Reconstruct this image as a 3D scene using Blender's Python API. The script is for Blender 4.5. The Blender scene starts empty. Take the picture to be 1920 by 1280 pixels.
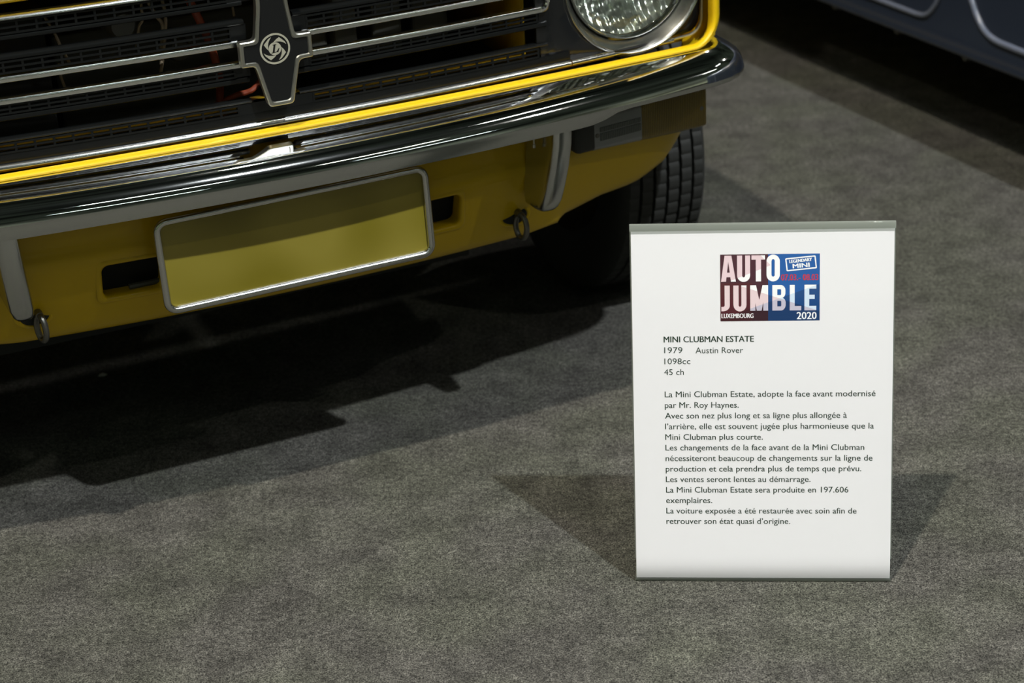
import bpy, bmesh, math, random
from mathutils import Vector, Matrix
from math import sin, cos, pi, sqrt, radians as R

scn = bpy.context.scene
col = scn.collection
random.seed(7)

# ------------------------------------------------------------------ camera
TH, ROLL, CH = 0.4315, -0.0535, 1.2579
cam_d = bpy.data.cameras.new('camera')
cam = bpy.data.objects.new('camera', cam_d)
col.objects.link(cam)
fw = Vector((0, cos(TH), -sin(TH))); up = Vector((0, sin(TH), cos(TH))); rt = Vector((1, 0, 0))
r2 = rt*cos(ROLL)+up*sin(ROLL); u2 = -rt*sin(ROLL)+up*cos(ROLL)
m = Matrix.Identity(4)
for i in range(3):
    m[i][0] = r2[i]; m[i][1] = u2[i]; m[i][2] = -fw[i]
m[2][3] = CH
cam.matrix_world = m
cam_d.sensor_width = 36; cam_d.lens = 70
cam_d.clip_start = 0.05
cam_d.dof.use_dof = True
cam_d.dof.focus_distance = 2.32
cam_d.dof.aperture_fstop = 5.6
scn.camera = cam

# ------------------------------------------------------------------ colour management
vs = scn.view_settings
vs.view_transform = 'Standard'; vs.look = 'None'; vs.gamma = 1; vs.use_curve_mapping = False
vs.exposure = 0.0

# ------------------------------------------------------------------ world: a dim exhibition hall
w = bpy.data.worlds.new('hall'); scn.world = w; w.use_nodes = True
nt = w.node_tree; nt.nodes.clear()
def N(nt, t, **k):
    n = nt.nodes.new(t)
    for a, b in k.items(): setattr(n, a, b)
    return n
out = N(nt, 'ShaderNodeOutputWorld'); bg = N(nt, 'ShaderNodeBackground')
tc = N(nt, 'ShaderNodeTexCoord'); sp = N(nt, 'ShaderNodeSeparateXYZ')
nt.links.new(tc.outputs['Generated'], sp.inputs[0])
rz = N(nt, 'ShaderNodeValToRGB')
rz.color_ramp.elements[0].position = 0.0; rz.color_ramp.elements[0].color = (0.23, 0.25, 0.17, 1)
rz.color_ramp.elements[1].position = 0.75; rz.color_ramp.elements[1].color = (0.006, 0.008, 0.006, 1)
e = rz.color_ramp.elements.new(0.11); e.color = (0.075, 0.085, 0.065, 1)
e = rz.color_ramp.elements.new(0.24); e.color = (0.014, 0.018, 0.013, 1)
nt.links.new(sp.outputs['Z'], rz.inputs[0])
nz = N(nt, 'ShaderNodeTexNoise'); nz.inputs['Scale'].default_value = 5; nz.inputs['Detail'].default_value = 3
nt.links.new(tc.outputs['Generated'], nz.inputs['Vector'])
rn = N(nt, 'ShaderNodeMapRange'); rn.inputs[1].default_value = .35; rn.inputs[2].default_value = .7
rn.inputs[3].default_value = .25; rn.inputs[4].default_value = 2.2
nt.links.new(nz.outputs['Fac'], rn.inputs[0])
mx = N(nt, 'ShaderNodeVectorMath', operation='SCALE')
nt.links.new(rz.outputs[0], mx.inputs[0]); nt.links.new(rn.outputs[0], mx.inputs['Scale'])
nt.links.new(mx.outputs[0], bg.inputs[0]); bg.inputs[1].default_value = 1.0
nt.links.new(bg.outputs[0], out.inputs[0])

# ------------------------------------------------------------------ hall lamps
def lamp(name, loc, target, power, color, size=0.12):
    d = bpy.data.lights.new(name, 'AREA'); d.shape = 'DISK'; d.size = size
    d.energy = power; d.color = color
    o = bpy.data.objects.new(name, d); col.objects.link(o); o.location = loc
    o.rotation_euler = (Vector(target)-Vector(loc)).to_track_quat('-Z', 'Y').to_euler()
    return o
lamp('hall_lamp', (2.51, -0.51, 6.0), (0.3, 2.3, 0), 455, (0.94, 1.0, 1.03))
lamp('hall_lamp', (-1.22, -0.12, 6.0), (0.1, 2.3, 0), 385, (1.0, 0.93, 0.80))
for x, y, p in ((6.2, -.5, 60), (-5.0, 0, 60), (-5, 6.5, 60), (-1, 6.5, 40), (3, 7, 60), (7, 6, 60), (1.0, 2.6, 20)):
    lamp('hall_lamp', (x, y, 6.2), (x*.6, y*.5+1, 0), p, (1.0, 0.98, 0.92), 0.14)
d = bpy.data.lights.new('foreground_fill', 'SPOT'); d.energy = 520; d.spot_size = R(19); d.spot_blend = 1.0; d.shadow_soft_size = .06; d.color = (1, 1, .94)  # added spot that brightens the carpet in the foreground
o = bpy.data.objects.new('foreground_fill', d); col.objects.link(o); o.location = (.25, -1.6, 5.4)
o.rotation_euler = (Vector((.15, 1.02, 0))-o.location).to_track_quat('-Z', 'Y').to_euler()
# unseen light strips, added to streak the chrome with highlights
def chrome_streak_light(loc, length, width, power, color, ang=0.0):
    d = bpy.data.lights.new('chrome_streak_light', 'AREA'); d.shape = 'RECTANGLE'; d.size = length; d.size_y = width
    d.energy = power; d.color = color
    o = bpy.data.objects.new('chrome_streak_light', d); col.objects.link(o); o.location = loc
    q = (Vector((0, 2.3, .3))-Vector(loc)).to_track_quat('-Z', 'Y'); o.rotation_euler = q.to_euler()
    return o
for x, y, z, L, p, c in ((-6.5, -4.0, 6.0, 1.6, 9, (.9, 1, .92)), (-3.4, -4.2, 6.0, 1.6, 9, (.95, 1, .95)), (-.4, -4.0, 6.0, 1.3, 9, (.85, 1, .95)), (3.4, -4.0, 6.0, 1.6, 9, (.9, 1, .95)), (6.4, -3.6, 6.0, 1.6, 9, (1, 1, .9)),
                         (-7, -9, 5.2, 2.2, 8, (.8, 1, .55)), (-2.2, -9, 5.2, 1.2, 6, (.7, 1, .5)), (1.2, -9.5, 5.2, 1.2, 6, (.75, 1, .5)), (5.5, -9, 5.2, 2.4, 8, (.85, 1, .95)), (9.5, -6, 5.4, 2.4, 8, (.9, 1, 1)),
                         (11, 0, 5.5, 2.0, 8, (1, 1, .95)), (8.5, 3, 6.0, 1.6, 8, (1, .98, .95)), (-9, 0, 5.5, 2.0, 8, (1, 1, .95)), (4.0, 1.8, 6.4, 1.2, 7, (1, 1, .95)), (-3.5, 1.5, 6.4, 1.2, 7, (1, 1, .95))):
    chrome_streak_light((x, y, z), L, .10, p, c)

# ------------------------------------------------------------------ materials
def new_mat(name):
    ma = bpy.data.materials.new(name); ma.use_nodes = True
    return ma, ma.node_tree, ma.node_tree.nodes['Principled BSDF']
def pbr(name, color, rough=0.5, metal=0.0, coat=0.0, bump=None, spec=None):
    ma, t, b = new_mat(name)
    b.inputs['Base Color'].default_value = (*color, 1)
    b.inputs['Roughness'].default_value = rough; b.inputs['Metallic'].default_value = metal
    b.inputs['Coat Weight'].default_value = coat; b.inputs['Coat Roughness'].default_value = .03
    if spec is not None: b.inputs['Specular IOR Level'].default_value = spec
    if bump:
        c = N(t, 'ShaderNodeTexCoord'); n = N(t, 'ShaderNodeTexNoise'); n.inputs['Scale'].default_value = bump[0]; n.inputs['Detail'].default_value = 3
        bp = N(t, 'ShaderNodeBump'); bp.inputs['Strength'].default_value = bump[1]; bp.inputs['Distance'].default_value = bump[2]
        t.links.new(c.outputs['Object'], n.inputs['Vector']); t.links.new(n.outputs['Fac'], bp.inputs['Height']); t.links.new(bp.outputs[0], b.inputs['Normal'])
    return ma
YEL = (0.55, 0.355, 0.002)
M_yel = pbr('yellow_paint', YEL, .38, 0, .25, (400, .06, .0005), .3)
M_yel_in = pbr('yellow_inner_paint', (0.5, 0.3, 0.004), .5)
M_chrome = pbr('chrome', (.86, .87, .86), .045, 1.0, bump=(25, .02, .002))
M_chrome_dull = pbr('worn_chrome', (.62, .62, .60), .20, 1.0, bump=(60, .05, .001))
M_flange = pbr('brushed_steel', (.55, .56, .55), .20, 1.0, bump=(120, .1, .0005))
M_bar = pbr('grille_bar_chrome', (.86, .87, .85), .15, 1.0)
M_satin = pbr('satin_silver', (.50, .50, .45), .32, 1.0)
M_ring = pbr('headlamp_ring_silver', (.36, .365, .34), .24, 1.0)
M_blk = pbr('black_plastic', (.0045, .005, .005), .26, bump=(300, .1, .0003), spec=.28)
M_blk_gloss = pbr('black_enamel', (.005, .0055, .006), .26, bump=(500, .05, .0003))
M_rub = pbr('black_rubber', (.03, .03, .028), .62)
M_tyre = pbr('tyre_rubber', (.014, .014, .012), .72, bump=(250, .2, .001))
M_dark = pbr('engine_bay_black', (.007, .008, .006), .8)  # one near-black tone for the engine bay surfaces and radiator
M_engine = pbr('engine_metal', (.07, .07, .06), .6, .2)
M_red = pbr('red_rubber', (.22, .035, .01), .5)
M_wire = pbr('tan_wire', (.22, .17, .11), .6)
M_steel = pbr('dark_steel', (.16, .155, .14), .35, .9)
M_blue = pbr('blue_paint', (.017, .024, .042), .30, 0, .5)
M_blue_b = pbr('blue_bead_highlight', (.10, .115, .16), .16, 0, 1.0)  # same blue paint, lightened to put the beads' highlight into the colour
M_under = pbr('underseal', (.012, .013, .012), .8)
M_glassdark = pbr('dark_glass', (.01, .012, .012), .05, 0, 1)
M_paper_scrap = pbr('scrap_paper', (.6, .6, .58), .8)
M_ink = pbr('black_ink', (.012, .03, .018), .7)
M_white_ink = pbr('white_ink', (.85, .86, .88), .7)
M_red_ink = pbr('red_ink', (.50, .02, .05), .7)
M_emb_black = pbr('emblem_black', (.005, .0055, .006), .25)
M_emb_silver = pbr('emblem_silver', (.38, .37, .29), .45, .3)

def thin_clear(name, tint, refl=0.06, rough=0.02, bump=None, milky=0.0, mcol=(.5, .52, .5)):
    ma = bpy.data.materials.new(name); ma.use_nodes = True; t = ma.node_tree; t.nodes.clear()
    o = N(t, 'ShaderNodeOutputMaterial'); tr = N(t, 'ShaderNodeBsdfTransparent'); gl = N(t, 'ShaderNodeBsdfGlossy')
    tr.inputs[0].default_value = (*tint, 1); gl.inputs['Roughness'].default_value = rough
    ge = N(t, 'ShaderNodeNewGeometry'); dp = N(t, 'ShaderNodeVectorMath', operation='DOT_PRODUCT')
    t.links.new(ge.outputs['Incoming'], dp.inputs[0])
    ab = N(t, 'ShaderNodeMath', operation='ABSOLUTE'); t.links.new(dp.outputs['Value'], ab.inputs[0])
    om = N(t, 'ShaderNodeMath', operation='SUBTRACT'); om.use_clamp = True; om.inputs[0].default_value = 1; t.links.new(ab.outputs[0], om.inputs[1])
    pw = N(t, 'ShaderNodeMath', operation='POWER'); t.links.new(om.outputs[0], pw.inputs[0]); pw.inputs[1].default_value = 5
    fr = N(t, 'ShaderNodeMath', operation='MULTIPLY_ADD'); t.links.new(pw.outputs[0], fr.inputs[0]); fr.inputs[1].default_value = .95; fr.inputs[2].default_value = .045
    nsrc = ge.outputs['Normal']
    mxx = N(t, 'ShaderNodeMixShader')
    t.links.new(fr.outputs[0], mxx.inputs[0]); t.links.new(tr.outputs[0], mxx.inputs[1]); t.links.new(gl.outputs[0], mxx.inputs[2])
    last = mxx
    if milky:
        df = N(t, 'ShaderNodeBsdfDiffuse'); df.inputs[0].default_value = (*mcol, 1)
        m2 = N(t, 'ShaderNodeMixShader'); m2.inputs[0].default_value = milky
        t.links.new(mxx.outputs[0], m2.inputs[1]); t.links.new(df.outputs[0], m2.inputs[2]); last = m2
    if bump:
        c = N(t, 'ShaderNodeTexCoord'); wv = N(t, 'ShaderNodeTexWave'); wv.bands_direction = 'X'
        wv.inputs['Scale'].default_value = bump[0]; wv.inputs['Distortion'].default_value = bump[2]
        bp = N(t, 'ShaderNodeBump'); bp.inputs['Strength'].default_value = bump[1]; bp.inputs['Distance'].default_value = .004
        t.links.new(c.outputs['Object'], wv.inputs[0]); t.links.new(wv.outputs['Fac'], bp.inputs['Height'])
        if bump[3:]:
            vo_ = N(t, 'ShaderNodeTexVoronoi'); vo_.feature = 'SMOOTH_F1'; vo_.inputs['Scale'].default_value = bump[3]
            t.links.new(c.outputs['Object'], vo_.inputs['Vector']); sm = N(t, 'ShaderNodeMath', operation='MULTIPLY_ADD')
            t.links.new(vo_.outputs['Distance'], sm.inputs[0]); sm.inputs[1].default_value = 1.6; t.links.new(wv.outputs['Fac'], sm.inputs[2]); t.links.new(sm.outputs[0], bp.inputs['Height'])
        t.links.new(bp.outputs[0], gl.inputs['Normal']); nsrc = bp.outputs[0]
    t.links.new(nsrc, dp.inputs[1])
    t.links.new(last.outputs[0], o.inputs[0])
    return ma
M_acrylic = thin_clear('clear_acrylic', (.985, .99, .985))
M_acr_edge = thin_clear('acrylic_edge', (.75, .8, .75), milky=.5, mcol=(.27, .29, .26))
M_lens = thin_clear('headlamp_glass', (.93, .95, .93), rough=.03, bump=(16, .32, 1.5, 85))
M_screen = thin_clear('screen_glass', (.25, .3, .28))

def mat_reflector():
    ma, t, b = new_mat('reflector_silver')
    b.inputs['Base Color'].default_value = (.42, .44, .39, 1); b.inputs['Metallic'].default_value = .95; b.inputs['Roughness'].default_value = .20
    c = N(t, 'ShaderNodeTexCoord'); v = N(t, 'ShaderNodeTexVoronoi'); v.inputs['Scale'].default_value = 55
    wv = N(t, 'ShaderNodeTexWave'); wv.inputs['Scale'].default_value = 22; wv.inputs['Distortion'].default_value = 2
    ad = N(t, 'ShaderNodeMath', operation='ADD'); bp = N(t, 'ShaderNodeBump'); bp.inputs['Strength'].default_value = .8; bp.inputs['Distance'].default_value = .01
    t.links.new(c.outputs['Object'], v.inputs['Vector']); t.links.new(c.outputs['Object'], wv.inputs['Vector'])
    t.links.new(v.outputs['Distance'], ad.inputs[0]); t.links.new(wv.outputs['Fac'], ad.inputs[1])
    t.links.new(ad.outputs[0], bp.inputs['Height']); t.links.new(bp.outputs[0], b.inputs['Normal'])
    return ma
M_refl = mat_reflector()

def mat_lens_plastic(name, color, scale, axis='X', rough=.25, trans=.0):
    ma, t, b = new_mat(name)
    b.inputs['Base Color'].default_value = (*color, 1); b.inputs['Roughness'].default_value = rough
    b.inputs['Coat Weight'].default_value = .3
    c = N(t, 'ShaderNodeTexCoord'); wv = N(t, 'ShaderNodeTexWave'); wv.bands_direction = axis; wv.inputs['Scale'].default_value = scale
    bp = N(t, 'ShaderNodeBump'); bp.inputs['Strength'].default_value = .8; bp.inputs['Distance'].default_value = .003
    t.links.new(c.outputs['Object'], wv.inputs['Vector']); t.links.new(wv.outputs['Fac'], bp.inputs['Height']); t.links.new(bp.outputs[0], b.inputs['Normal'])
    rp = N(t, 'ShaderNodeValToRGB'); rp.color_ramp.elements[0].color = (*[q*.45 for q in color], 1); rp.color_ramp.elements[1].color = (*color, 1)
    t.links.new(wv.outputs['Fac'], rp.inputs[0]); t.links.new(rp.outputs[0], b.inputs['Base Color'])
    return ma
M_amber = mat_lens_plastic('amber_ribbed_lens', (.33, .23, .045), 105)
M_clear = mat_lens_plastic('clear_ribbed_lens', (.20, .215, .20), 110, 'X')
M_clear_pl = pbr('clear_lens_body', (.22, .225, .23), .3, 0, .4)

def mat_carpet():
    ma, t, b = new_mat('grey_carpet')
    b.inputs['Roughness'].default_value = .95; b.inputs['Specular IOR Level'].default_value = .12
    c = N(t, 'ShaderNodeTexCoord')
    def noise(scale, det, rough=.5, sx=1.0):
        mp = N(t, 'ShaderNodeMapping'); mp.inputs['Scale'].default_value = (sx, 1, 1)
        n = N(t, 'ShaderNodeTexNoise'); n.inputs['Scale'].default_value = scale; n.inputs['Detail'].default_value = det; n.inputs['Roughness'].default_value = rough
        t.links.new(c.outputs['Object'], mp.inputs[0]); t.links.new(mp.outputs[0], n.inputs['Vector']); return n
    fine = noise(540, 3.0, .8, .9); mid = noise(150, 3, .7); big = noise(19, 7, .7); huge = noise(2.2, 3, .5)
    def mr(src, a, b2, c2, d2):
        q = N(t, 'ShaderNodeMapRange'); q.inputs[1].default_value = a; q.inputs[2].default_value = b2; q.inputs[3].default_value = c2; q.inputs[4].default_value = d2
        t.links.new(src.outputs[0], q.inputs[0]); return q
    f = mr(fine, .38, .66, .05, 2.3); md = mr(mid, .34, .66, .50, 1.5); bg_ = mr(big, .34, .66, .68, 1.34); hg = mr(huge, .3, .7, .9, 1.1)
    m1 = N(t, 'ShaderNodeMath', operation='MULTIPLY'); m2 = N(t, 'ShaderNodeMath', operation='MULTIPLY'); m3 = N(t, 'ShaderNodeMath', operation='MULTIPLY')
    t.links.new(f.outputs[0], m1.inputs[0]); t.links.new(md.outputs[0], m1.inputs[1])
    t.links.new(bg_.outputs[0], m2.inputs[0]); t.links.new(hg.outputs[0], m2.inputs[1])
    t.links.new(m1.outputs[0], m3.inputs[0]); t.links.new(m2.outputs[0], m3.inputs[1])
    cr = N(t, 'ShaderNodeMix', data_type='RGBA')
    cr.inputs['A'].default_value = (.0655, .066, .0535, 1); cr.inputs['B'].default_value = (.0655, .063, .0560, 1)
    hue = mr(noise(5, 2), .4, .6, 0, 1)
    t.links.new(hue.outputs[0], cr.inputs['Factor'])
    vm = N(t, 'ShaderNodeVectorMath', operation='SCALE')
    t.links.new(cr.outputs['Result'], vm.inputs[0]); t.links.new(m3.outputs[0], vm.inputs['Scale'])
    t.links.new(vm.outputs[0], b.inputs['Base Color'])
    bp = N(t, 'ShaderNodeBump'); bp.inputs['Strength'].default_value = .4; bp.inputs['Distance'].default_value = .002
    t.links.new(m1.outputs[0], bp.inputs['Height']); t.links.new(bp.outputs[0], b.inputs['Normal'])
    return ma
M_carpet = mat_carpet()

def mat_plate():
    ma, t, b = new_mat('yellow_plate')
    c = N(t, 'ShaderNodeTexCoord'); n = N(t, 'ShaderNodeTexNoise'); n.inputs['Scale'].default_value = 9; n.inputs['Detail'].default_value = 0
    rp = N(t, 'ShaderNodeValToRGB'); rp.color_ramp.elements[0].position = .35; rp.color_ramp.elements[0].color = (.19, .15, .010, 1)
    rp.color_ramp.elements[1].position = .6; rp.color_ramp.elements[1].color = (.27, .215, .030, 1)
    t.links.new(c.outputs['Object'], n.inputs['Vector']); t.links.new(n.outputs['Fac'], rp.inputs[0]); t.links.new(rp.outputs[0], b.inputs['Base Color'])
    b.inputs['Roughness'].default_value = .3
    return ma
M_plate = mat_plate()

# ------------------------------------------------------------------ mesh helpers
def link(name, me, mat, parent=None, smooth=True, angle=None):
    o = bpy.data.objects.new(name, me); col.objects.link(o)
    if mat is not None: me.materials.append(mat)
    if parent is not None: o.parent = parent
    if smooth:
        for p in me.polygons: p.use_smooth = True
        if angle:
            me.set_sharp_from_angle(angle=R(angle))
    return o
def mesh(name, verts, faces, mat, parent=None, smooth=True, angle=35):
    me = bpy.data.meshes.new(name); me.from_pydata([tuple(v) for v in verts], [], faces); me.update()
    bm = bmesh.new(); bm.from_mesh(me); bmesh.ops.remove_doubles(bm, verts=bm.verts, dist=1e-6)
    bmesh.ops.recalc_face_normals(bm, faces=bm.faces); bm.to_mesh(me); bm.free()
    return link(name, me, mat, parent, smooth, angle)
class MB:
    def __init__(s): s.v = []; s.f = []
    def add(s, v, f):
        o = len(s.v); s.v += [tuple(q) for q in v]; s.f += [tuple(i+o for i in q) for q in f]; return s
    def box(s, x0, x1, y0, y1, z0, z1):
        return s.add([(x, y, z) for x in (x0, x1) for y in (y0, y1) for z in (z0, z1)],
                     [(0, 1, 3, 2), (4, 6, 7, 5), (0, 4, 5, 1), (2, 3, 7, 6), (0, 2, 6, 4), (1, 5, 7, 3)])
    def grid(s, rows, closed=False, caps=False):
        n = len(rows[0]); v = [p for r in rows for p in r]; f = []
        for i in range(len(rows)-1):
            for j in range(n if closed else n-1):
                k = (j+1) % n
                f.append((i*n+j, i*n+k, (i+1)*n+k, (i+1)*n+j))
        if caps: f.append(tuple(range(n))); f.append(tuple((len(rows)-1)*n+j for j in range(n)))
        return s.add(v, f)
    def tube(s, path, r, n=10, closed=False):
        path = [Vector(p) for p in path]; rows = []; L = len(path); nrm = None
        for i, p in enumerate(path):
            a = path[(i-1) % L] if (closed or i > 0) else p; b = path[(i+1) % L] if (closed or i < L-1) else p
            tg = (b-a).normalized()
            if nrm is None:
                q = Vector((0, 0, 1)) if abs(tg.z) < .9 else Vector((1, 0, 0)); nrm = (q-tg*q.dot(tg)).normalized()
            else: nrm = (nrm-tg*nrm.dot(tg)).normalized()
            bi = tg.cross(nrm); rr = r[i] if isinstance(r, (list, tuple)) else r
            rows.append([p+nrm*cos(2*pi*k/n)*rr+bi*sin(2*pi*k/n)*rr for k in range(n)])
        if closed: rows.append(rows[0]); return s.grid(rows, True)
        return s.grid(rows, True, True)
    def revolve(s, prof, c, n=64, axis='Y'):
        # prof: (r, a) pairs, a measured along the axis
        rows = []
        for k in range(n+1):
            t = 2*pi*k/n; row = []
            for r, a in prof:
                if axis == 'Y': row.append((c[0]+r*cos(t), c[1]+a, c[2]+r*sin(t)))
                else: row.append((c[0]+a, c[1]+r*cos(t), c[2]+r*sin(t)))
            rows.append(row)
        return s.grid(rows)
    def build(s, name, mat, parent=None, smooth=True, angle=35): return mesh(name, s.v, s.f, mat, parent, smooth, angle)
def bevel(o, wdt, seg=2, ang=30):
    b = o.modifiers.new('bevel', 'BEVEL'); b.width = wdt; b.segments = seg; b.limit_method = 'ANGLE'; b.angle_limit = R(ang); return o
def solid(o, t, off=-1):
    b = o.modifiers.new('thickness', 'SOLIDIFY'); b.thickness = t; b.offset = off; return o
def empty(name, loc, rz=0, label=None, cat=None):
    o = bpy.data.objects.new(name, None); col.objects.link(o); o.location = loc; o.rotation_euler = (0, 0, rz); o.empty_display_size = .1
    if label: o['label'] = label; o['category'] = cat
    return o
def lin(a, b, n): return [a+(b-a)*i/(n-1) for i in range(n)]
def interp(tab, x):
    if x <= tab[0][0]: return tab[0][1]
    for (a, p), (b, q) in zip(tab, tab[1:]):
        if x <= b:
            t = (x-a)/(b-a); return p+(q-p)*t
    return tab[-1][1]
def smooth_poly(pts, sub=6, closed=False):
    P = [Vector(p) for p in pts]; n = len(P); o = []
    for i in range(n if closed else n-1):
        g = lambda k: P[k % n] if closed else P[max(0, min(n-1, k))]
        p0, p1, p2, p3 = g(i-1), g(i), g(i+1), g(i+2)
        for s in range(sub):
            t = s/sub
            o.append(.5*((2*p1)+(p2-p0)*t+(2*p0-5*p1+4*p2-p3)*t*t+(3*p1-p0-3*p2+p3)*t**3))
    if not closed: o.append(P[-1])
    return o
def round_rect(x0, x1, z0, z1, r, n=6):
    o = []
    for cx, cz, a in ((x1-r, z1-r, 0), (x0+r, z1-r, 90), (x0+r, z0+r, 180), (x1-r, z0+r, 270)):
        for k in range(n+1):
            t = R(a+90*k/n); o.append((cx+r*cos(t), cz+r*sin(t)))
    return o

# ------------------------------------------------------------------ floor
fl = MB()
fl.add([(-20, -20, 0), (20, -20, 0), (20, 24, 0), (-20, 24, 0)], [(0, 1, 2, 3)])
floor = fl.build('floor', M_carpet, smooth=False); floor['kind'] = 'structure'

# ================================================================== yellow car
CX, CY, YAW = -0.2509, 2.2609, 0.4021
car = empty('car', (CX, CY, 0), YAW, 'bright yellow vintage car with chrome bumper and black barred grille facing the viewer', 'car')
SH = -0.002                                   # grille centre
gy = lambda x: .035+.13*(x-SH)**2             # grille front surface
lipy = lambda x: .020+.075*x*x
cry = lambda x: -.045+.145*x*x                # bumper crease
valy = lambda x: .040+.17*x*x
XS = lin(-.62, .62, 63)

# ---- nose panel: yellow lip below the grille and round the headlamp corners
def lip_base(x): return lipy(x)
nb = MB()
path = []
for x in lin(-.575, .575, 41): path.append((x, .5055, 'b'))
rr = .032
def nose_path():
    P = []
    xin, zb, zt = .607, .5058, .75
    pts = [(-xin, zt)]
    pts += [(-xin, z) for z in lin(.70, zb+rr+.004, 6)]
    pts += [(-xin+rr-rr*cos(t), zb+rr-rr*sin(t)) for t in lin(0, pi/2, 8)]
    pts += [(x, zb) for x in lin(-xin+rr+.01, xin-rr-.01, 44)]
    pts += [(xin-rr+rr*sin(t), zb+rr-rr*cos(t)) for t in lin(0, pi/2, 8)]
    pts += [(xin, z) for z in lin(zb+rr+.004, .70, 6)]
    pts += [(xin, zt)]
    return pts
NP = nose_path(); rows = []
for i, (x, z) in enumerate(NP):
    a = NP[max(0, i-1)]; b = NP[min(len(NP)-1, i+1)]
    tx, tz = b[0]-a[0], b[1]-a[1]; l = sqrt(tx*tx+tz*tz); nx, nz_ = tz/l, -tx/l      # outward (down / sideways)
    side = min(1, abs(nx))
    yb = lipy(x)
    sec = [(.0090, .018), (.003, .0150), (.0004, .0110), (-.0001, .0085), (.0004, .0050), (.0014, .0018), (.0032, .0), (.0055, .0010), (.0073, .0045), (.0083, .011), (.0088, .035)]
    sd_ = [(.002, .022), (.0006, .017), (.0, .013), (.0003, .009), (.0022, .0055), (.0065, .0042), (.0130, .0075), (.0205, .0145), (.0275, .0245), (.0330, .0370), (.0365, .0560)]
    sd_ = [(d*.70, y) for d, y in sd_]; k_ = side**2
    rows.append([(x+nx*(d0*(1-k_)+d1*k_), yb+(y0*(1-k_)+y1*k_), z+nz_*(d0*(1-k_)+d1*k_)) for (d0, y0), (d1, y1) in zip(sec, sd_)])
nb = MB(); nb.grid(rows); nose = nb.build('nose_panel', M_yel, car, True, 60)

# ---- wings with wheel arches
def arch(y):
    v = .36**2-(y-.505)**2
    return .25+sqrt(v) if v > 0 else .2
for s in (-1, 1):
    planc = [(.580, .088), (.612, .092), (.629, .096), (.640, .107), (.650, .125), (.662, .15), (.676, .185), (.688, .23), (.695, .32), (.70, .44), (.70, .58), (.70, .72), (.70, .80), (.70, .86), (.70, .95), (.70, 1.05)]
    rows = []
    for x, y in planc:
        zl = max(.455 if y < .19 else .2, arch(y)); 
        if y > .86: zl = .2
        q_ = min(1, max(0, (y-.09)/.3))
        ex_w = lambda z: .20*max(0, min(.05, z-.51))*max(0, 1-(y-.09)/.15) if y < .24 else 0
        col_ = [(s*(x-.02), y+.002, zl+.006), (s*(x-.004), y, zl), (s*x, y, zl+.012)]
        for t in (.15, .3, .5, .7, .85, 1.0): col_.append((s*(x+.004*sin(pi*t)*(y > .2)+ex_w(zl+.012+(.725-zl-.012)*t)), y, zl+.012+(.725-zl-.012)*t))
        col_ += [(s*(x-.012), y, .742+.010*q_), (s*(x-.035), y+.004, .748+.024*q_), (s*(x-.07), y+.01, .750+.035*q_)]
        rows.append(col_)
    wb = MB(); wb.grid(rows); wo = wb.build('front_wing', M_yel, car, True, 60); solid(wo, .003)

# ---- bonnet
rows = []
for y, z0, zc in ((.062, .696, .698), (.050, .694, .696), (.036, .699, .702), (.030, .712, .716), (.036, .727, .735), (.07, .757, .772), (.14, .778, .805), (.35, .79, .83), (.7, .80, .85), (1.06, .81, .865)):
    rows.append([(x, y+.10*x*x*max(0, 1-y), zc+(z0-zc)*(abs(x)/.625)**2.2) for x in lin(-.625, .625, 41)])
bb = MB(); bb.grid(rows); bo = bb.build('bonnet', M_yel, car, True, 60); solid(bo, .004)

# ---- cabin and sides behind the wings
rows = []
for y, zl, zt, xt in ((1.05, .2, .80, .70), (1.5, .2, .82, .705), (2.12, .2, .83, .705), (2.2, .36, .83, .705), (2.3, .47, .83, .70), (2.55, .54, .83, .70), (2.8, .47, .83, .70), (2.9, .36, .83, .70), (2.95, .24, .83, .70), (3.25, .26, .82, .68), (3.33, .3, .80, .62)):
    half = [(xt-.03, zl), (xt-.005, zl+.02), (xt, .5), (xt, .68), (xt-.01, .78), (xt-.03, zt)]
    rows.append([(-x, y, z) for x, z in half]+[(x, y, z) for x, z in half[::-1]])
mb = MB(); mb.grid(rows); mb.add(rows[-1], [tuple(range(len(rows[-1])))]); mb.build('body_side', M_yel, car, True, 40)
mb = MB()
top = [(1.08, .85, .62), (1.22, .97, .60), (1.42, 1.27, .53), (1.55, 1.325, .52), (2.2, 1.345, .52), (3.0, 1.33, .52), (3.2, 1.27, .53), (3.3, .97, .60), (3.33, .82, .63)]
rws = []
for y, z, x in top: rws.append([(-x-.0, y, z-.03), (-x+.05, y, z), (0, y, z+.012), (x-.05, y, z), (x, y, z-.03)])
mb2 = MB(); mb2.grid(rws[2:7]); r_ = mb2.build('roof', M_yel, car); solid(r_, .02)
mb2 = MB(); mb2.grid([[(x, 1.09+.05*(1-abs(x)/.62), .85) for x in lin(-.61, .61, 9)], [(x*.87, 1.40+.03*(1-abs(x)/.62), 1.265) for x in lin(-.61, .61, 9)]]); mb2.build('windscreen', M_glassdark, car)
for s in (-1, 1):
    mb2 = MB(); mb2.add([(s*.665, 1.12, .82), (s*.535, 1.42, 1.26), (s*.535, 3.15, 1.27), (s*.655, 3.3, .82)], [(0, 1, 2, 3)]); sw = mb2.build('side_window', M_glassdark, car, False); solid(sw, .01)
mb2 = MB(); mb2.box(-.60, .60, .95, 3.2, .17, .26); mb2.build('floor_pan', M_under, car, False)

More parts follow.
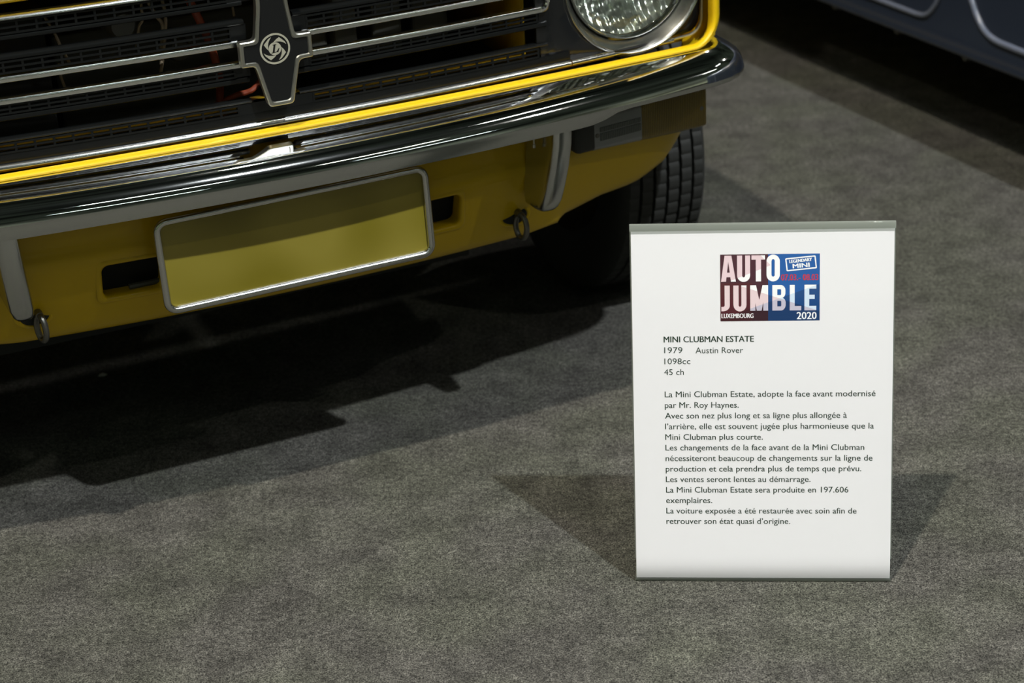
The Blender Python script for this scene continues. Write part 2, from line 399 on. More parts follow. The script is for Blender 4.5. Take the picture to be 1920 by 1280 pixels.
# ---- grille -----------------------------------------------------------------
grille = empty('grille', (0, 0, 0)); grille.parent = car
def sweepx(x0, x1, sec, n=24, fy=gy):
    rows = []
    for x in lin(x0, x1, n): rows.append([(x, fy(x)+dy, z) for dy, z in sec])
    m_ = MB(); m_.grid(rows, True, True); return m_
def barsec(zb, zt, d0=-.0028, d1=.008, r=.002):
    # rounded front, two faces with a shallow groove as seen on the bright bars
    h = zt-zb
    return [(d1, zb), (d0+.001, zb), (d0+.0001, zb+h*.10), (d0, zb+h*.40), (d0+.0008, zb+h*.46), (d0+.0008, zb+h*.52), (d0, zb+h*.58), (d0+.0001, zb+h*.72), (d0+.0009, zb+h*.9), (d0+.0028, zt), (d1, zt)]
def ledgesec(zb, zt, d0=-.0012, d1=.011):
    h = zt-zb
    return [(d1, zb), (d0+.003, zb), (d0+.0006, zb+h*.2), (d0, zb+h*.5), (d0+.0006, zb+h*.8), (d0+.003, zt), (d1, zt)]
def mesh_panel(x0, x1, zb, zt, rows_, depth=.0022, fy=gy, rail=.0022):
    m_ = MB()
    def strip(a, b, z0, z1, d0, d1, n=2):
        rws = []
        for x in lin(a, b, n): rws.append([(x, fy(x)+d0, z0), (x, fy(x)+d0, z1), (x, fy(x)+d1, z1), (x, fy(x)+d1, z0)])
        m_.grid(rws, True, True)
    # horizontal rails
    hh = (zt-zb-rail*(rows_+1))/rows_
    for k in range(rows_+1):
        z0 = zb+k*(hh+rail); strip(x0, x1, z0, z0+rail, -.0008, depth, 20)
    n = max(1, round((x1-x0)/.0218)); ww = .0028
    for k in range(n+1):
        xx = x0+(x1-x0)*k/n
        strip(xx-ww/2, xx+ww/2, zb+.0002, zt-.0002, -.0003, depth)
    return m_
for s in (-1, 1):
    X0, X1 = SH+s*.047, SH+s*.354
    a, b = min(X0, X1), max(X0, X1)
    # four mesh panels
    for zb, zt, rw in ((.6635, .6790, 2), (.6185, .6335, 2), (.5715, .5838, 2), (.5255, .5385, 2)):
        mesh_panel(a, b, zb, zt, rw).build('mesh_panel', M_blk, grille, False)
    # rounded ledges of black plastic
    for zb, zt in ((.6565, .6632), (.6337, .6402), (.5636, .5712), (.5386, .5430)):
        lo, hi = min(SH+s*.030, SH+s*.368), max(SH+s*.030, SH+s*.368)
        sweepx(lo, hi, ledgesec(zb, zt)).build('grille_ledge', M_blk, grille)
    # solid webs between mesh and emblem
    for zb, zt, x_in in ((.6615, .6780, .020), (.6165, .6350, .028), (.5720, .5840, .028), (.5131, .5385, .0)):
        lo, hi = min(SH+s*x_in, SH+s*.0475), max(SH+s*x_in, SH+s*.0475)
        sweepx(lo, hi, [(.010, zb), (.0002, zb), (.0002, zt), (.010, zt)], 4).build('grille_web', M_blk, grille, False)
    # bright bars joined at their outer end into a hairpin frame
    lo, hi = min(SH+s*.040, SH+s*.362), max(SH+s*.040, SH+s*.362)
    sweepx(lo, hi, barsec(.6090, .6166)).build('chrome_bar', M_bar, grille)
    sweepx(lo, hi, barsec(.5835, .5912)).build('chrome_bar', M_bar, grille)
    mb = MB(); pr = [Vector((SH+s*.360, gy(.36)-.002, .6128)), Vector((SH+s*.366, gy(.366)-.002, .6105)), Vector((SH+s*.3685, gy(.3685)-.002, .603)), Vector((SH+s*.3685, gy(.3685)-.002, .597)), Vector((SH+s*.366, gy(.366)-.002, .5895)), Vector((SH+s*.360, gy(.36)-.002, .5873))]
    mb.tube(smooth_poly(pr, 4), .0038, 10); mb.build('chrome_bar_end', M_chrome, grille)
    # blank strip below the lowest mesh
    lo, hi = min(SH, SH+s*.40), max(SH, SH+s*.40)
    sweepx(lo, hi, [(.012, .5131), (.0005, .5131), (-.001, .518), (.0, .5254), (.012, .5254)], 20).build('grille_base_strip', M_blk, grille, True)
    # bright strip along the bottom and the top, split near the headlamp
    for x0_, x1_ in ((0.0, .4005), (.4020, .560)):
        lo, hi = min(SH+s*x0_, SH+s*x1_), max(SH+s*x0_, SH+s*x1_)
        sweepx(lo, hi, [(.010, .5066), (.000, .5066), (-.0032, .5072), (-.0042, .5082), (-.0042, .5094), (-.0034, .5112), (-.0018, .5130), (.001, .5138), (.010, .5138)], 24).build('bottom_trim', M_bar, grille)
        sweepx(lo, hi, [(.010, .6793), (.000, .6793), (-.0032, .6799), (-.0042, .6808), (-.0042, .6818), (-.0034, .6834), (-.0018, .6850), (.001, .6858), (.010, .6858)], 24).build('top_trim', M_bar, grille)
    # headlamp surround panel with a round opening
    hx, hz = s*.497, .6072
    mb = MB(); rows = []
    inner = []; outer_ = []
    rc = round_rect(.352, .6035, .5135, .706, .022, 6)
    def ray_out(t):
        dx, dz = cos(t), sin(t); best = 9
        n = len(rc)
        for i in range(n):
            (ax, az), (bx, bz) = rc[i], rc[(i+1) % n]
            ax -= .497; bx -= .497; az -= hz; bz -= hz
            den = dx*(bz-az)-dz*(bx-ax)
            if abs(den) < 1e-9: continue
            u_ = (ax*(bz-az)-az*(bx-ax))/den; v_ = (ax*dz-az*dx)/den
            if u_ > 0 and -1e-6 <= v_ <= 1+1e-6: best = min(best, u_)
        return best
    for k in range(97):
        t = 2*pi*k/96; ro = ray_out(t); row = []
        for q in (0, .12, .5, 1):
            r = .1005+(ro-.1005)*q if ro > .1005 else .1005+(ro-.1005)*q
            x = .497+r*cos(t); z = hz+r*sin(t); row.append((s*x, gy(x)+.002+(.004 if q == 0 else 0), z))
        rows.append(row)
    mb.grid(rows); pn = mb.build('headlamp_surround', M_blk_gloss, grille, True, 30); solid(pn, .006, -1)
    # thin silver line round the surround
    mb = MB(); ordp = [(s*x, gy(x)-.001, z) for x, z in [(.556, .5107), (.570, .5107)]+[(.583+.0222*sin(t), .5330-.0222*cos(t)) for t in lin(.05, pi/2, 8)]+[(.6055, .57), (.6055, .64), (.6055, .70)]]
    mb.tube(ordp, .0022, 8); mb.build('surround_trim', M_satin, grille)
# ---- emblem at the centre of the grille
emb_raw = [(-.0235, .694), (-.0202, .664), (-.0268, .6190), (-.0462, .6190), (-.0462, .5890), (-.0292, .5885), (-.0172, .5365),
           (.0132, .5365), (.0252, .5885), (.0422, .5890), (.0422, .6190), (.0228, .6190), (.0162, .664), (.0195, .694)]
def round_poly(p, rs, n=4):
    o = []; L = len(p)
    for i in range(L):
        a, b, c = Vector(p[i-1]), Vector(p[i]), Vector(p[(i+1) % L]); r = rs[i] if isinstance(rs, list) else rs
        if r <= 0: o.append((b.x, b.y)); continue
        u_, v_ = (a-b).normalized(), (c-b).normalized(); r = min(r, (a-b).length*.45, (c-b).length*.45)
        s0, s1 = b+u_*r, b+v_*r
        for k in range(n+1):
            t = k/n; q = s0*(1-t)**2+b*2*t*(1-t)+s1*t*t; o.append((q.x, q.y))
    return o
EMB_R = [0, .02, .006, .0015, .0015, .006, .0045, .0045, .006, .0015, .0015, .006, .02, 0]
emb_out = round_poly(emb_raw, EMB_R)
def inset_poly(p, d):
    n = len(p); o = []; area = sum(p[i][0]*p[(i+1) % n][1]-p[(i+1) % n][0]*p[i][1] for i in range(n))
    sg = 1 if area > 0 else -1
    for i in range(n):
        a, b, c = Vector(p[i-1]), Vector(p[i]), Vector(p[(i+1) % n])
        e1 = (b-a).normalized(); e2 = (c-b).normalized()
        n1 = Vector((-e1.y, e1.x))*sg; n2 = Vector((-e2.y, e2.x))*sg
        bi = (n1+n2); bi = bi.normalized() if bi.length > 1e-6 else n1
        dd = d/max(.45, bi.dot(n1)); q = b+bi*dd; o.append((q.x, q.y))
    return o
EY = .012
e0 = emb_out
e1_, e2_, e3_ = [round_poly(inset_poly(emb_raw, d), EMB_R) for d in (.0012, .0042, .0052)]
fr = MB(); n = len(e0)
fr.grid([[(x, y, z) for x, z in p]+[(p[0][0], y, p[0][1])] for p, y in ((e0, EY+.011), (e0, EY+.0012), (e1_, EY), (e2_, EY), (e3_, EY+.002))])
emb = fr.build('emblem_frame', M_satin, grille, True, 25)
bm = bmesh.new(); vv = [bm.verts.new((x, EY+.0018, z)) for x, z in round_poly(inset_poly(emb_raw, .0044), EMB_R)]; f_ = bm.faces.new(vv); bmesh.ops.triangulate(bm, faces=[f_])
ex_ = bmesh.ops.extrude_face_region(bm, geom=list(bm.faces)); bmesh.ops.translate(bm, verts=[g for g in ex_['geom'] if isinstance(g, bmesh.types.BMVert)], vec=(0, .01, 0))
bmesh.ops.recalc_face_normals(bm, faces=bm.faces)
me = bpy.data.meshes.new('emblem_field'); bm.to_mesh(me); bm.free(); link('emblem_field', me, M_emb_black, grille, False)
# roundel: ring, swirl of four blades, disc with a letter L
lc = (-.0035, .6057); ly = EY+.0012
mb = MB()
def flat(pts, y0=ly, y1=ly+.001):
    n = len(pts); mb.add([(lc[0]+x, y0, lc[1]+z) for x, z in pts]+[(lc[0]+x, y1, lc[1]+z) for x, z in pts], [tuple(range(n))]+[(i, (i+1) % n, n+(i+1) % n, n+i) for i in range(n)])
ring_o, ring_i = .0186, .0164
for k in range(48):
    a, b = 2*pi*k/48, 2*pi*(k+1)/48
    flat([(ring_o*cos(a), ring_o*sin(a)), (ring_o*cos(b), ring_o*sin(b)), (ring_i*cos(b), ring_i*sin(b)), (ring_i*cos(a), ring_i*sin(a))])
for q in range(4):
    A = R(90*q)
    bl = [(-.0010, .0079), (.0020, .0105), (.0062, .0130), (.0090, .0105), (.0125, .0070), (.0142, .0036), (.0110, .0060), (.0075, .0076), (.0035, .0082)]
    flat([(x*cos(A)-z*sin(A), x*sin(A)+z*cos(A)) for x, z in bl])
flat([(.0077*cos(2*pi*k/32), .0077*sin(2*pi*k/32)) for k in range(32)])
mb.build('emblem_roundel', M_emb_silver, grille, False)
mb = MB()
Lp0 = [(-.0050, -.0050), (-.0036, -.0045), (-.0018, .0040), (-.0032, .0046), (-.0032, .0052), (.0024, .0058), (.0024, .0052), (.0008, .0046), (-.0008, -.0036), (.0022, -.0032), (.0040, -.0018), (.0056, .0006), (.0050, -.0030), (.0040, -.0040), (.0010, -.0046)]
bm = bmesh.new()
for q in ([(-.0026, .0050), (-.0026, .0044), (.0022, .0050), (.0022, .0056)], [(-.0014, .0046), (-.0034, -.0046), (-.0010, -.0043), (.0010, .0049)],
          [(-.0048, -.0048), (-.0048, -.0042), (.0036, -.0034), (.0038, -.0042)], [(.0012, -.0038), (.0038, -.0042), (.0054, .0002), (.0048, .0004)]):
    bm.faces.new([bm.verts.new((lc[0]+x, ly-.0002, lc[1]+z)) for x, z in q])
bmesh.ops.recalc_face_normals(bm, faces=bm.faces)
me = bpy.data.meshes.new('emblem_letter'); bm.to_mesh(me); bm.free(); link('emblem_letter', me, M_emb_black, grille, False)

# ---- engine bay glimpsed through the slots
mb = MB(); mb.box(-.60, .60, .40, .42, .40, .78); mb.build('engine_bulkhead', M_dark, car, False)
mb = MB(); mb.box(-.60, .60, .12, .40, .395, .405); mb.build('engine_bay_floor', M_dark, car, False)
mb = MB(); rows = [[(x, gy(x)+.013, .500), (x, gy(x)+.016, .5245), (x, gy(x)+.040, .5255), (x, gy(x)+.075, .522)] for x in lin(-.59, .59, 30)]
mb.grid(rows); solid(mb.build('slam_panel', M_yel_in, car, True), .002)
for s in (-1, 1):
    mb = MB(); rows = [[(s*x, y, z) for z in lin(.50, .72, 8)] for x, y in ((.345, .075), (.352, .15), (.36, .40))]
    mb.grid(rows); solid(mb.build('inner_wing', M_yel_in, car, True), .002)
def boxpart(nm, mat, x0, x1, y0, y1, z0, z1, bv=.004):
    q = MB(); q.box(x0, x1, y0, y1, z0, z1); return bevel(q.build(nm, mat, car, False), bv)
boxpart('engine_block', M_engine, -.22, .06, .24, .36, .41, .60)
boxpart('radiator', M_dark, -.345, -.24, .16, .38, .42, .66)
boxpart('coil_bracket', M_engine, .105, .135, .115, .16, .56, .66)
boxpart('starter_solenoid', M_engine, .16, .20, .13, .20, .545, .625)
boxpart('voltage_box', M_engine, .075, .10, .13, .17, .545, .60)
boxpart('horn_bracket', M_engine, .225, .275, .16, .20, .54, .66)
mb = MB(); mb.tube([(.02, .13, .545), (.055, .13, .549)], .011, 14); mb.build('horn_body', M_wire, car)
mb = MB(); mb.tube([(.135, .10, .56), (.150, .10, .562)], .006, 10); mb.build('cable_clip', M_engine, car)
mb = MB(); mb.tube(smooth_poly([(-.082, .14, .70), (-.073, .12, .655), (-.062, .12, .624), (-.055, .12, .602), (-.048, .12, .570), (-.044, .13, .53), (-.05, .15, .46)], 6), .0050, 12); mb.build('red_hose', M_red, car)
mb = MB(); mb.tube(smooth_poly([(.03, .15, .545), (-.002, .12, .530), (-.014, .118, .526), (-.026, .122, .5235), (-.05, .14, .51)], 6), .0035, 10); mb.build('red_cable', M_red, car)
for pts, r in (([(-.128, .13, .665), (-.131, .12, .637), (-.136, .122, .627), (-.14, .13, .60)], .0018),
               ([(-.122, .13, .66), (-.114, .12, .638), (-.109, .12, .630), (-.108, .12, .62), (-.112, .125, .595), (-.115, .12, .578)], .0022),
               ([(-.103, .13, .66), (-.103, .12, .639), (-.105, .12, .620), (-.112, .12, .588), (-.116, .13, .56)], .0022),
               ([(-.243, .13, .655), (-.236, .12, .636), (-.232, .12, .622), (-.22, .13, .59)], .0018),
               ([(-.236, .12, .60), (-.2365, .12, .585), (-.23, .13, .56)], .0018),
               ([(-.02, .14, .66), (-.018, .13, .64), (-.016, .13, .62)], .0016)):
    mb = MB(); mb.tube(smooth_poly(pts, 5), r, 8); mb.build('wire', M_wire, car)
mb = MB(); mb.revolve([(.0, -.03), (.014, -.03), (.019, -.02), (.020, .02), (.0, .02)], (-.155, .15, .632), 20); mb.build('distributor_cap', M_engine, car)
mb = MB(); mb.revolve([(.0, -.03), (.012, -.03), (.016, -.02), (.017, .02), (.0, .02)], (-.085, .17, .585), 20); mb.build('distributor_cap', M_engine, car)

# ---- headlamps
for s in (-1, 1):
    hl = empty('headlamp', (0, 0, 0)); hl.parent = car
    c = (s*.497, .060, .6072)
    mb = MB(); mb.revolve([(.1095, .018), (.1085, .011), (.1062, .0085), (.1050, .009), (.1035, .006), (.1022, .0012), (.1008, .0), (.0988, .0012), (.0972, .004), (.0895, .017), (.0880, .021), (.0875, .030)], c, 96); mb.build('headlamp_ring', M_ring, hl, True, 50)
    mb = MB(); mb.revolve([(.0875, .028), (.0866, .020), (.0852, .0165), (.0836, .0160), (.0822, .018), (.0815, .023)], c, 96); mb.build('lens_rim', M_chrome, hl, True, 60)
    prof = [(.082*sin(t)/sin(1.0), .021-.020*(cos(t)-cos(1.0))/(1-cos(1.0))) for t in lin(0.0, 1.0, 14)]
    mb = MB(); mb.revolve([(max(r, .0003), a) for r, a in prof], c, 72); mb.build('headlamp_lens', M_lens, hl)
    mb = MB(); mb.revolve([(max(.081*q, .0006), .080-.055*q*q) for q in lin(0, 1, 20)], c, 72); mb.build('reflector', M_refl, hl)
    mb = MB(); mb.tube([(c[0], .075+.06, c[2]), (c[0], .098, c[2])], [.008, .006], 14); mb.build('bulb', M_clear_pl, hl)
    mb = MB(); mb.revolve([(.0003, -.002), (.012, 0), (.014, .008), (.012, .016)], (c[0]-.004*s, .082, .5700), 20); mb.build('side_light_bulb', M_lens, hl)

# ---- bumper
bump = empty('bumper', (0, 0, 0)); bump.parent = car
def bump_station():
    st = []
    for x in lin(-.585, .585, 61):
        st.append(((x, cry(x)), (x, lipy(x)-.010)))
    endc = [(.610, .0122), (.631, .025), (.648, .043), (.659, .066), (.664, .095), (.665, .125), (.664, .15)]
    endr = [(.603, .040), (.612, .048), (.619, .058), (.6235, .074), (.6255, .098), (.6265, .125), (.627, .15)]
    L = [((-a[0], a[1]), (-b[0], b[1])) for a, b in zip(endc, endr)][::-1]; Rr = list(zip(endc, endr))
    return L+st+Rr
ST = bump_station()
def bump_section():
    pts = [(0.0, 0.0)]; ang = []
    segs = [(78, 64, .037, 12), (64, 12, .030, 14)]
    y, z = 0.0, 0.0; P = [(0, 0)]
    for a0, a1, L, n in segs:
        for k in range(n):
            a = R(a0+(a1-a0)*(k+.5)/n); y -= sin(a)*L/n; z -= cos(a)*L/n; P.append((y, z))
    return P
BS = bump_section(); tot = BS[-1]
rows = []
for (cx_, cy_), (bx_, by_) in ST:
    tz = .466; row = []
    # from back edge to crease
    row.append((bx_+(bx_-cx_)*.20, by_+(by_-cy_)*.45, tz-tot[1]-.003))
    for y, z in BS:
        t = y/tot[0]; row.append((bx_+(cx_-bx_)*t, by_+(cy_-by_)*t, tz+(z-tot[1])))
    rows.append(row)
mb = MB(); mb.grid(rows); bo = mb.build('bumper_blade', M_chrome, bump, True, 80)
rows = []
for (cx_, cy_), (bx_, by_) in ST:
    dx, dy = bx_-cx_, by_-cy_; l = sqrt(dx*dx+dy*dy); dx /= l; dy /= l
    f = lambda d, z: (cx_+dx*d, cy_+dy*d, z)
    zf = interp([(.385, .4478), (.405, .4500), (.425, .4575), (.445, .4592)], abs(cx_)); g_ = lambda q: .4650+(zf-.4650)*q
    rows.append([f(.0, .4665), f(.0002, .4658), f(.0004, g_(.0)), f(.0007, g_(.25)), f(.0014, g_(.75)), f(.0022, g_(.95)), f(.005, g_(1.0)), f(.016, g_(.97)), f(.018, .4615)])
mb = MB(); mb.grid(rows); mb.build('bumper_flange', M_flange, bump, True, 50)
# end caps at both tips
for s in (-1, 1):
    row = rows[0] if s < 0 else rows[-1]
# number plate lamp bracket bolt heads on the blade
for x in (-.30, .345):
    pass
# overriders
for s in (-1, 1):
    o_ = MB(); rows = []
    pth = [(.4505, -.020, .3495), (.43, -.0195, .3485), (.40, -.014, .3465), (.37, -.006, .3435), (.35, .001, .3415), (.340, .006, .3400), (.3340, .013, .3390), (.3325, .022, .3385)]
    for z, y, x in pth:
        hw = .0135 if z > .345 else (.0135-.004*(.345-z)/.0125)
        bk = .055 if z > .42 else .060
        sec = [(-hw*.75, y-.0015), (-hw*.3, y-.003), (hw*.3, y-.003), (hw*.75, y-.0015), (hw, y+.003), (hw+.001, y+.018), (hw+.001, bk), (-hw-.001, bk), (-hw-.001, y+.018), (-hw, y+.003)]
        rows.append([(s*x+a, b, z) for a, b in sec])
    o_.grid(rows, True, True); o_.build('overrider', M_flange, bump, True, 40)

mb = MB(); mb.tube([(.326, .020, .450), (.326, .020, .4215)], .0013, 8); mb.tube([(.326, .020, .4235), (.326, .020, .4195)], .0024, 10); mb.build('bumper_pin', M_satin, bump)
# ---- front valance with openings and tow-eye holes
zs = [.470, .455, .44, .42, .40, .392, .386, .380, .372, .3665, .355, .34, .328, .3175, .310, .30, .290, .280, .2715, .267, .265]
def voff(z, x):
    # profile: upper recessed face, step at .383, lower face, rolled under edge
    v = interp([(.265, .052), (.267, .044), (.271, .037), (.28, .030), (.31, .019), (.3740, .0), (.3800, .0012), (.3860, .0035), (.392, .005), (.40, .006), (.47, .012)], z)
    if z > .378:
        # the recess only exists between the overriders
        k = max(0, min(1, (abs(x)-.330-(z-.38)*.9)/.014)); full = interp([(.378, 0), (.47, .006)], z); v = v*(1-k)+full*k
    return v
xs = sorted(set([round(q, 4) for q in lin(-.60, .60, 81)]+[s*q for s in (-1, 1) for q in (.236, .165, .2, .335, .355, .58, .59, .61)]))
def zbot(x):
    return interp([(0, .265), (.33, .269), (.41, .281), (.464, .2925), (.52, .2965), (.545, .305), (.572, .317), (.590, .338), (.602, .355), (.612, .372)], abs(x))
val = MB(); rows = []
for x in xs:
    zb_ = zbot(x); row = []
    for z in zs:
        zz = zb_+(z-.265)*(.47-zb_)/(.47-.265) if z < .31 or abs(x) > .40 else z
        if abs(x) <= .40 and z < .31: zz = zb_+(z-.265)*(.31-zb_)/(.31-.265)
        row.append((x, valy(x)+voff(zz if abs(x) < .4 else z, x), zz))
    rows.append(row)
val.grid(rows)
me = bpy.data.meshes.new('front_valance'); me.from_pydata(val.v, [], val.f); me.update()
bm = bmesh.new(); bm.from_mesh(me)
def inhole(x, z):
    if .165 < abs(x) < .2365 and .3170 < z < .3668: return True
    return False
kill = [f for f in bm.faces if inhole(*(lambda c: (c.x, c.z))(f.calc_center_median()))]
bmesh.ops.delete(bm, geom=kill, context='FACES')
bmesh.ops.recalc_face_normals(bm, faces=bm.faces); bm.to_mesh(me); bm.free()
vo = link('front_valance', me, M_yel, car, True, 50); sd = solid(vo, .003, -1)
# pressed rims and the darkness behind each opening
for s in (-1, 1):
    rim = MB(); rr_ = round_rect(.160, .2355, .3185, .3660, .009, 6)
    rows = []
    for d, dy in ((.007, .0005), (.003, -.0035), (-.0005, -.0015), (-.001, .006), (-.001, .022)):
        cxm, czm = .198, .342
        ring = []
        for x, z in rr_:
            ux = 1 if x > cxm else -1; uz = 1 if z > czm else -1
            ring.append((s*(x+ux*d), valy(x)+dy+voff(z, 0), z+uz*d))
        rows.append(ring+[ring[0]])
    rim.grid(rows); rim.build('vent_rim', M_yel, car, True, 70)
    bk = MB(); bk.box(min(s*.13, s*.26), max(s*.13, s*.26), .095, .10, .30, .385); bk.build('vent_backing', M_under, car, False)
    bk = MB(); bk.tube([(s*.20, .075, .322), (s*.14, .075, .322)], .004, 8); bk.build('bracket_tube', M_engine, car)
    # tow eye: dark oval hole and a steel shackle
    tx, tz = s*.318, .3095
    h = MB(); rows = []
    for q, dy in ((1.35, .0006), (1.15, -.0016), (1.0, -.0005), (.97, .004)):
        rows.append([(tx+.0182*q*cos(t), valy(tx)+voff(tz, 0)+dy, tz+.0118*q*sin(t)) for t in lin(0, 2*pi, 33)])
    h.grid(rows); h.build('tow_hole_rim', M_yel, car, True, 70)
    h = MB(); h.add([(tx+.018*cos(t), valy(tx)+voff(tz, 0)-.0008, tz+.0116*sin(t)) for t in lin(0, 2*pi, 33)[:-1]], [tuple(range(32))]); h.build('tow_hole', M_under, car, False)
    h = MB(); lp = []
    yy = valy(tx)+voff(tz, 0)-.004
    for t in lin(0, 2*pi, 25)[:-1]: lp.append((tx+.004+.0035*cos(t)*1.0, yy-.008-.010*cos(t), tz-.012+.0165*sin(t)))
    h.tube(lp, .0038, 10, True)
    h.tube([(tx+.004, yy+.012, tz+.006), (tx+.004, yy-.010, tz+.004)], .005, 10)
    h.build('tow_eye', M_steel, car)

# ---- number plate
plate = empty('number_plate', (0, 0, 0)); plate.parent = car
PY, PZ, PR, PT = .0103, .3672, .0113, -.0438
def pl(a, b, d=0.0):
    a2 = a*cos(PR)-b*sin(PR); b2 = a*sin(PR)+b*cos(PR)
    return (a2+.0, PY-b2*sin(PT)-d*cos(PT), PZ+b2*cos(PT)-d*sin(PT)*0)
fr_pts = round_rect(-.1715, .1715, -.0560, .0560, .0125, 6)
mb = MB(); mb.tube([pl(a, b, .003) for a, b in fr_pts], .0047, 12, True); mb.build('plate_frame', M_chrome_dull, plate)
pp = round_rect(-.1690, .1690, -.0535, .0535, .010, 5)
mb = MB(); n = len(pp); mb.add([pl(a, b, .0015) for a, b in pp]+[pl(a, b, -.002) for a, b in pp], [tuple(range(n)), tuple(range(n, 2*n))]+[(i, (i+1) % n, n+(i+1) % n, n+i) for i in range(n)]); mb.build('plate_face', M_plate, plate, False)
mb = MB(); n = len(pp); mb.add([pl(a*1.0, b*1.0, -.0022) for a, b in pp]+[pl(a, b, -.006) for a, b in pp], [tuple(range(n)), tuple(range(n, 2*n))]+[(i, (i+1) % n, n+(i+1) % n, n+i) for i in range(n)]); mb.build('plate_backing', M_yel, plate, False)
mb = MB(); mb.box(-.10, .10, PY+.006, .05, PZ-.01, PZ+.01); mb.build('plate_bracket', M_steel, plate, False)

# ---- indicator lamps under the bumper
for s in (-1, 1):
    ind = empty('indicator', (0, 0, 0)); ind.parent = car
    iy = lambda x: .020+.17*x*x
    def lampsec(x, zb, zt, front, back=.032):
        r = .006
        return [(s*x, iy(x)+back, zb), (s*x, iy(x)+r, zb), (s*x, iy(x)+front+.0015, zb+.003), (s*x, iy(x)+front, zb+r), (s*x, iy(x)+front, (zb+zt)/2), (s*x, iy(x)+front, zt-r), (s*x, iy(x)+front+.0015, zt-.003), (s*x, iy(x)+r, zt), (s*x, iy(x)+back, zt)]
    zb0 = lambda x: interp([(.40, .3865), (.60, .3765)], x); zt0 = lambda x: .434
    mb = MB(); rows = []
    for x, q in ((.3945, .35), (.3960, .7), (.400, .92), (.406, 1.0), (.4265, 1.0)):
        zc = (.3865+.436)/2; hh = (.436-.3850)/2*q; rows.append(lampsec(x, zc-hh, zc+hh, -.001+.012*(1-q)))
    mb.grid(rows, True, True); mb.build('indicator_housing', M_rub, ind, True, 50)
    mb = MB(); mb.grid([lampsec(x, zb0(x), zt0(x), .0) for x in lin(.4268, .503, 8)], True, True); mb.build('clear_lens', M_clear_pl, ind, True, 40)
    mb = MB(); mb.grid([[(s*x, iy(x)-.0012, .3985), (s*x, iy(x)-.0012, .4085), (s*x, iy(x)+.004, .4085), (s*x, iy(x)+.004, .3985)] for x in lin(.436, .501, 8)], True, True)
    mb.grid([[(s*x, iy(x)-.0012, .4105), (s*x, iy(x)-.0012, .4165), (s*x, iy(x)+.004, .4165), (s*x, iy(x)+.004, .4105)] for x in lin(.436, .501, 8)], True, True)
    mb.build('lens_prism_band', M_clear, ind, False)
    mb = MB(); mb.grid([lampsec(x, zb0(x), zt0(x), .0) for x in lin(.5036, .612, 14)], True, True); mb.build('amber_lens', M_amber, ind, True, 40)
    for x, z in ((.4315, .4065), (.604, .405)):
        mb = MB(); mb.revolve([(.0003, -.0015), (.0028, -.001), (.0034, .004)], (s*x, iy(x), z), 14); mb.build('lens_screw', M_steel, ind)

# ---- wheels
def wheel_obj(x, y):
    wz, wr = .25, .25
    wh = empty('wheel', (0, 0, 0)); wh.parent = car
    grooves = [-.046, -.0245, 0, .0245, .046]
    prof = [(.155, -.062), (.175, -.070), (.205, -.074), (.228, -.072), (.240, -.066), (.2455, -.060)]
    xx = -.057
    cuts = [(-.043, .004), (-.0215, .004), (.0, .004), (.0215, .004), (.043, .004)]
    for c_, w_ in cuts:
        k = lambda q: .2485-.0035*(q/.06)**2
        prof += [(k(c_-w_/2), c_-w_/2-.0004), (.240, c_-w_/2+.0006), (.240, c_+w_/2-.0006), (k(c_+w_/2), c_+w_/2+.0004)]
    prof += [(.2455, .060), (.240, .066), (.228, .072), (.205, .074), (.175, .070), (.155, .062)]
    rows = []; NS = 360
    for k in range(NS+1):
        t = 2*pi*k/NS; row = []
        for j, (r, a) in enumerate(prof):
            notch = 0.0
            if 4 <= j < len(prof)-4 and r > .243:
                if (k+ (j//4)*2) % 5 == 0: notch = .0018
            row.append((x+a, y+(r-notch)*cos(t), wz+(r-notch)*sin(t)))
        rows.append(row)
    mb = MB(); mb.grid(rows); mb.build('tyre', M_tyre, wh, True, 30)
    s = 1 if x > 0 else -1
    mb = MB(); mb.revolve([(.001, s*.035), (.05, s*.035), (.06, s*.02), (.10, s*.015), (.135, s*.03), (.15, s*.055), (.158, s*.062), (.158, -s*.062)], (x, y, wz), 48, 'X'); mb.build('wheel_rim', M_satin, wh, True, 40)
for x, y in ((.6455, .507), (-.6455, .507), (.62, 2.55), (-.62, 2.55)): wheel_obj(x, y)
mb = MB(); mb.tube([(-.60, .507, .25), (.60, .507, .25)], .025, 10); mb.build('drive_shaft', M_under, car)
mb = MB(); mb.box(-.34, .34, .30, .62, .17, .40); mb.build('subframe', M_under, car, False)

# ================================================================== blue car beside it
BN = Vector((.913, .408, 0)).normalized(); BT = Vector((.408, -.913, 0)).normalized()
b0 = BN*2.15+BT*(-2.9)
byaw = math.atan2(BT.y, BT.x)
# local x runs along the side towards the viewer, local y goes from the visible side into the car (y = +), z up
blue = empty('car', (b0.x, b0.y, 0), byaw, 'dark blue car behind at right, only its beaded side panel and sill in view', 'car')
yd = 1.0
rows = []
for x in lin(-1.55, 1.6, 40):
    rows.append([(x, .06, .232), (x, .012, .196), (x, .004, .1935), (x, .0, .197), (x, -.001, .203), (x, .002, .210), (x, .004, .225), (x, .004, .40), (x, .002, .60), (x, .02, .72), (x, .06, .78), (x, .14, .80)])
mb = MB(); mb.grid(rows); q = mb.build('side_panel', M_blue, blue, True, 60); solid(q, .004)
def bead(pts, rr=.0052, name='swage_bead'):
    mb = MB(); mb.tube(smooth_poly(pts, 6), rr, 12); return mb.build(name, M_blue_b, blue)
